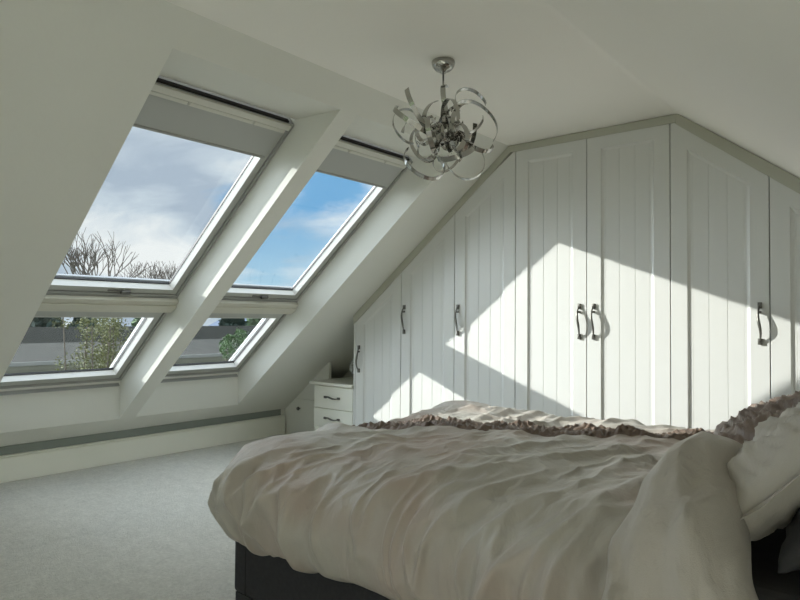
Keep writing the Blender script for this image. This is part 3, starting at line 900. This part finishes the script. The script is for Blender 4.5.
def shrub(name, label, cat, x, y, topz, w, m_, seed, stems=7, leaves=2600, size=.05, grp=None, low=GZ):
    rnd = random.Random(seed)
    t = thing(name, label, cat, (x, y, GZ), group=grp)
    bm = bmesh.new(); cs = []
    H = topz-GZ
    for i in range(stems):
        a = rnd.uniform(0, 2*PI); r = w/2*rnd.uniform(.2, .9)
        pts = []
        for k in range(7):
            f = k/6; pts.append((x+math.cos(a)*r*f**.7+rnd.uniform(-.03, .03), y+math.sin(a)*r*f**.7+rnd.uniform(-.03, .03), GZ+H*f*rnd.uniform(.9, 1)))
            if k > 1: cs.append((pts[-1], w*.16))
        tube(bm, pts, [.035*(1-k/8) for k in range(7)], 6)
    obj('stem', bm, M_bark, t)
    bm = bmesh.new(); leafmesh(bm, cs, leaves, size, rnd, 1.4); obj('foliage', bm, m_, t, recalc=False)
    return t
shrub('garden_shrub', 'tall yellow-green shrub outside the lower left window', 'shrub', -12.0, 5.25, 1.15, 1.35, M_leaf1, 2, stems=13, leaves=10000, size=.026)
shrub('garden_shrub', 'mid green bush outside the lower right window', 'shrub', -11.5, 8.1, .72, .9, M_leaf3, 3, stems=7, leaves=5200, size=.032)
shrub('garden_shrub', 'low straggly shrub between the two taller ones outside', 'shrub', -12.5, 6.7, .2, 1.3, M_leaf1, 9, stems=7, leaves=1200, size=.05)
rr = random.Random(8)
hedge = [(-48, 14.5), (-47, 17.5), (-50, 21.5), (-47, 25), (-50, 29), (-47, 33), (-50, 38), (-48, 43), (-50, 49), (-47, 10.5)]
for i, (hx, hy) in enumerate(hedge):
    tz = rr.uniform(1.3, 2.4)
    t = thing('conifer', 'dark green conifer in the row behind the grey roof across the road', 'tree', (hx, hy, GZ), group='conifers behind the grey roof')
    bm = bmesh.new(); tube(bm, [(hx, hy, GZ), (hx, hy, tz-.3)], [.25, .05], 8); obj('trunk', bm, M_bark, t)
    bm = bmesh.new(); H = tz-GZ
    cs = [((hx, hy, GZ+H*f), max(.3, 2.3*(1-f*.75))) for f in (.3, .45, .6, .72, .84, .94)]
    leafmesh(bm, cs, 1500, .30, rr, .8); obj('foliage', bm, M_leaf2 if i % 3 else M_leaf3, t, recalc=False)

def bare_tree(label, x, y, H, seed, spread=.42):
    rnd = random.Random(seed)
    t = thing('bare_tree', label, 'tree', (x, y, GZ))
    bt = bmesh.new(); bm = bmesh.new()
    def grow(b, p, d, L, r, depth):
        q = p+d*L; mid = p+d*L*.5+Vector((rnd.uniform(-1, 1), rnd.uniform(-1, 1), 0))*L*.05
        tube(b, [p, mid, q], [r, r*.85, r*.7], 5 if depth > 1 else 7, cap=False)
        if depth >= 6: return
        for k in range(3 if depth < 5 else 2):
            ax = Vector((rnd.uniform(-1, 1), rnd.uniform(-1, 1), rnd.uniform(-.25, .8)))
            nd = (d + ax*spread*1.5).normalized(); nd.z = abs(nd.z)*.9+.12
            grow(bm, q, nd.normalized(), L*rnd.uniform(.68, .86), r*.62, depth+1)
    p0 = Vector((x, y, GZ)); top = p0+Vector((0, 0, H*.20))
    tube(bt, [p0, top], [H*.022, H*.018], 8)
    for k in range(4):
        a = k*PI/2+rnd.uniform(-.3, .3)
        grow(bm, top, Vector((math.cos(a)*.4, math.sin(a)*.4, 1)).normalized(), H*.20, H*.011, 2)
    obj('trunk', bt, M_bark, t); obj('branches', bm, M_bark, t, recalc=False)
bare_tree('bare branching tree, leftmost of the winter trees beyond the upper left window', -45, 15.3, 11, 4)
bare_tree('bare winter tree, middle of the three beyond the upper left window', -60, 26.4, 14.2, 7)
bare_tree('small bare tree, rightmost of the winter trees beyond the upper left window', -45, 26, 10.2, 12)

# ------------------------------------------------------------------ sky
w = bpy.data.worlds.new('world'); SC.world = w; w.use_nodes = True
nt = w.node_tree; nt.nodes.clear()
N = nt.nodes.new; Lk = nt.links.new
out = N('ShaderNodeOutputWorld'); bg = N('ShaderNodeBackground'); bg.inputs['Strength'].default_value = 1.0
tc = N('ShaderNodeTexCoord')
mp = N('ShaderNodeMapping'); mp.inputs['Scale'].default_value = (1, 1, 3.0); mp.inputs['Location'].default_value = (.35, .1, .0)
Lk(tc.outputs['Generated'], mp.inputs['Vector'])
n1 = N('ShaderNodeTexNoise'); n1.inputs['Scale'].default_value = 2.6; n1.inputs['Detail'].default_value = 9; n1.inputs['Roughness'].default_value = .55; n1.inputs['Distortion'].default_value = .3
Lk(mp.outputs['Vector'], n1.inputs['Vector'])
# direction in which the blue gap of sky lies
def direction(az, el): return Vector((math.sin(az)*math.cos(el), math.cos(az)*math.cos(el), math.sin(el)))
def blob(az, el, r0, r1):
    vm = N('ShaderNodeVectorMath'); vm.operation = 'DOT_PRODUCT'; vm.inputs[1].default_value = direction(math.radians(az), math.radians(el))
    Lk(tc.outputs['Generated'], vm.inputs[0])
    r = N('ShaderNodeMapRange'); r.inputs['From Min'].default_value = math.cos(math.radians(r0)); r.inputs['From Max'].default_value = math.cos(math.radians(r1))
    r.interpolation_type = 'SMOOTHSTEP'
    Lk(vm.outputs['Value'], r.inputs['Value']); return r
b1 = blob(-48, 5.5, 11, 4)
sub = N('ShaderNodeMath'); sub.operation = 'MULTIPLY_ADD'; sub.inputs[1].default_value = -.25
Lk(b1.outputs['Result'], sub.inputs[0])
bias = N('ShaderNodeMath'); bias.operation = 'ADD'; bias.inputs[1].default_value = .10
Lk(n1.outputs['Fac'], bias.inputs[0]); Lk(bias.outputs[0], sub.inputs[2])
cov = N('ShaderNodeMapRange'); cov.inputs['From Min'].default_value = .34; cov.inputs['From Max'].default_value = .50
Lk(sub.outputs[0], cov.inputs['Value'])
# cloud shade
n2 = N('ShaderNodeTexNoise'); n2.inputs['Scale'].default_value = 4.2; n2.inputs['Detail'].default_value = 8; n2.inputs['Distortion'].default_value = .6
mp2 = N('ShaderNodeMapping'); mp2.inputs['Scale'].default_value = (1, 1, 2.6); mp2.inputs['Location'].default_value = (4.1, 1.3, .4)
Lk(tc.outputs['Generated'], mp2.inputs['Vector']); Lk(mp2.outputs['Vector'], n2.inputs['Vector'])
cr = N('ShaderNodeValToRGB')
cr.color_ramp.elements[0].position = .41; cr.color_ramp.elements[0].color = (.45, .54, .66, 1)
cr.color_ramp.elements[1].position = .60; cr.color_ramp.elements[1].color = (.97, .99, 1.0, 1)
el = cr.color_ramp.elements.new(.50); el.color = (.63, .72, .81, 1)
Lk(n2.outputs['Fac'], cr.inputs['Fac'])
blue = N('ShaderNodeValToRGB')
sx = N('ShaderNodeSeparateXYZ'); Lk(tc.outputs['Generated'], sx.inputs[0])
blue.color_ramp.elements[0].position = .0; blue.color_ramp.elements[0].color = (.56, .79, .91, 1)
blue.color_ramp.elements[1].position = .17; blue.color_ramp.elements[1].color = (.19, .46, .78, 1)
Lk(sx.outputs['Z'], blue.inputs['Fac'])
mx = N('ShaderNodeMix'); mx.data_type = 'RGBA'
Lk(cov.outputs['Result'], mx.inputs['Factor']); Lk(blue.outputs['Color'], mx.inputs['A']); Lk(cr.outputs['Color'], mx.inputs['B'])
# sky brightened towards the sun and overhead, out of view, to light the room
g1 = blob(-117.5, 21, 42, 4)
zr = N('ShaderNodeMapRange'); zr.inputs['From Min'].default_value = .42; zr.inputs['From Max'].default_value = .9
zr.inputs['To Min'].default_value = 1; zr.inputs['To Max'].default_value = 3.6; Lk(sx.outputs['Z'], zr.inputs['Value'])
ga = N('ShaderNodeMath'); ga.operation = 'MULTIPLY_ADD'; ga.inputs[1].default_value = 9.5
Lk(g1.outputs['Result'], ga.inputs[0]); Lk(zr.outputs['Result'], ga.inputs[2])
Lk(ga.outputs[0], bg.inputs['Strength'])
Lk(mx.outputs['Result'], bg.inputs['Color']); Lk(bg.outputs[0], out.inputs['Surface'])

# sun
sd = Vector((1, .532, -.385)).normalized()
sl = bpy.data.lights.new('sun', 'SUN'); sl.energy = 7.6; sl.angle = math.radians(.6); sl.color = (1, .975, .925)
so = bpy.data.objects.new('sun', sl); COL.objects.link(so)
so.rotation_euler = sd.to_track_quat('-Z', 'Y').to_euler(); so.location = (-8, -4, 6)

# ------------------------------------------------------------------ camera
cam = bpy.data.cameras.new('camera'); co = bpy.data.objects.new('camera', cam); COL.objects.link(co); SC.camera = co
vy = Vector((925-400, -(322-300))); vx = Vector((-346-400, -(311-300)))
F = math.sqrt(-(vy.dot(vx)))
Yc = Vector((vy.x, vy.y, -F)).normalized(); Xc = -Vector((vx.x, vx.y, -F)).normalized(); Zc = Xc.cross(Yc)
Rm = Matrix((Xc, Yc, Zc)).to_4x4()
co.matrix_world = Matrix.Translation((0, 0, 1.12)) @ Rm
cam.sensor_width = 36; cam.sensor_fit = 'HORIZONTAL'; cam.lens = F*36/800; cam.clip_start = .02; cam.clip_end = 500

SC.view_settings.view_transform = 'Standard'; SC.view_settings.look = 'None'
SC.view_settings.exposure = .02; SC.view_settings.gamma = 1; SC.view_settings.use_curve_mapping = False
SC.cycles.max_bounces = 16; SC.cycles.diffuse_bounces = 10; SC.cycles.transparent_max_bounces = 16
SC.cycles.sample_clamp_indirect = 6
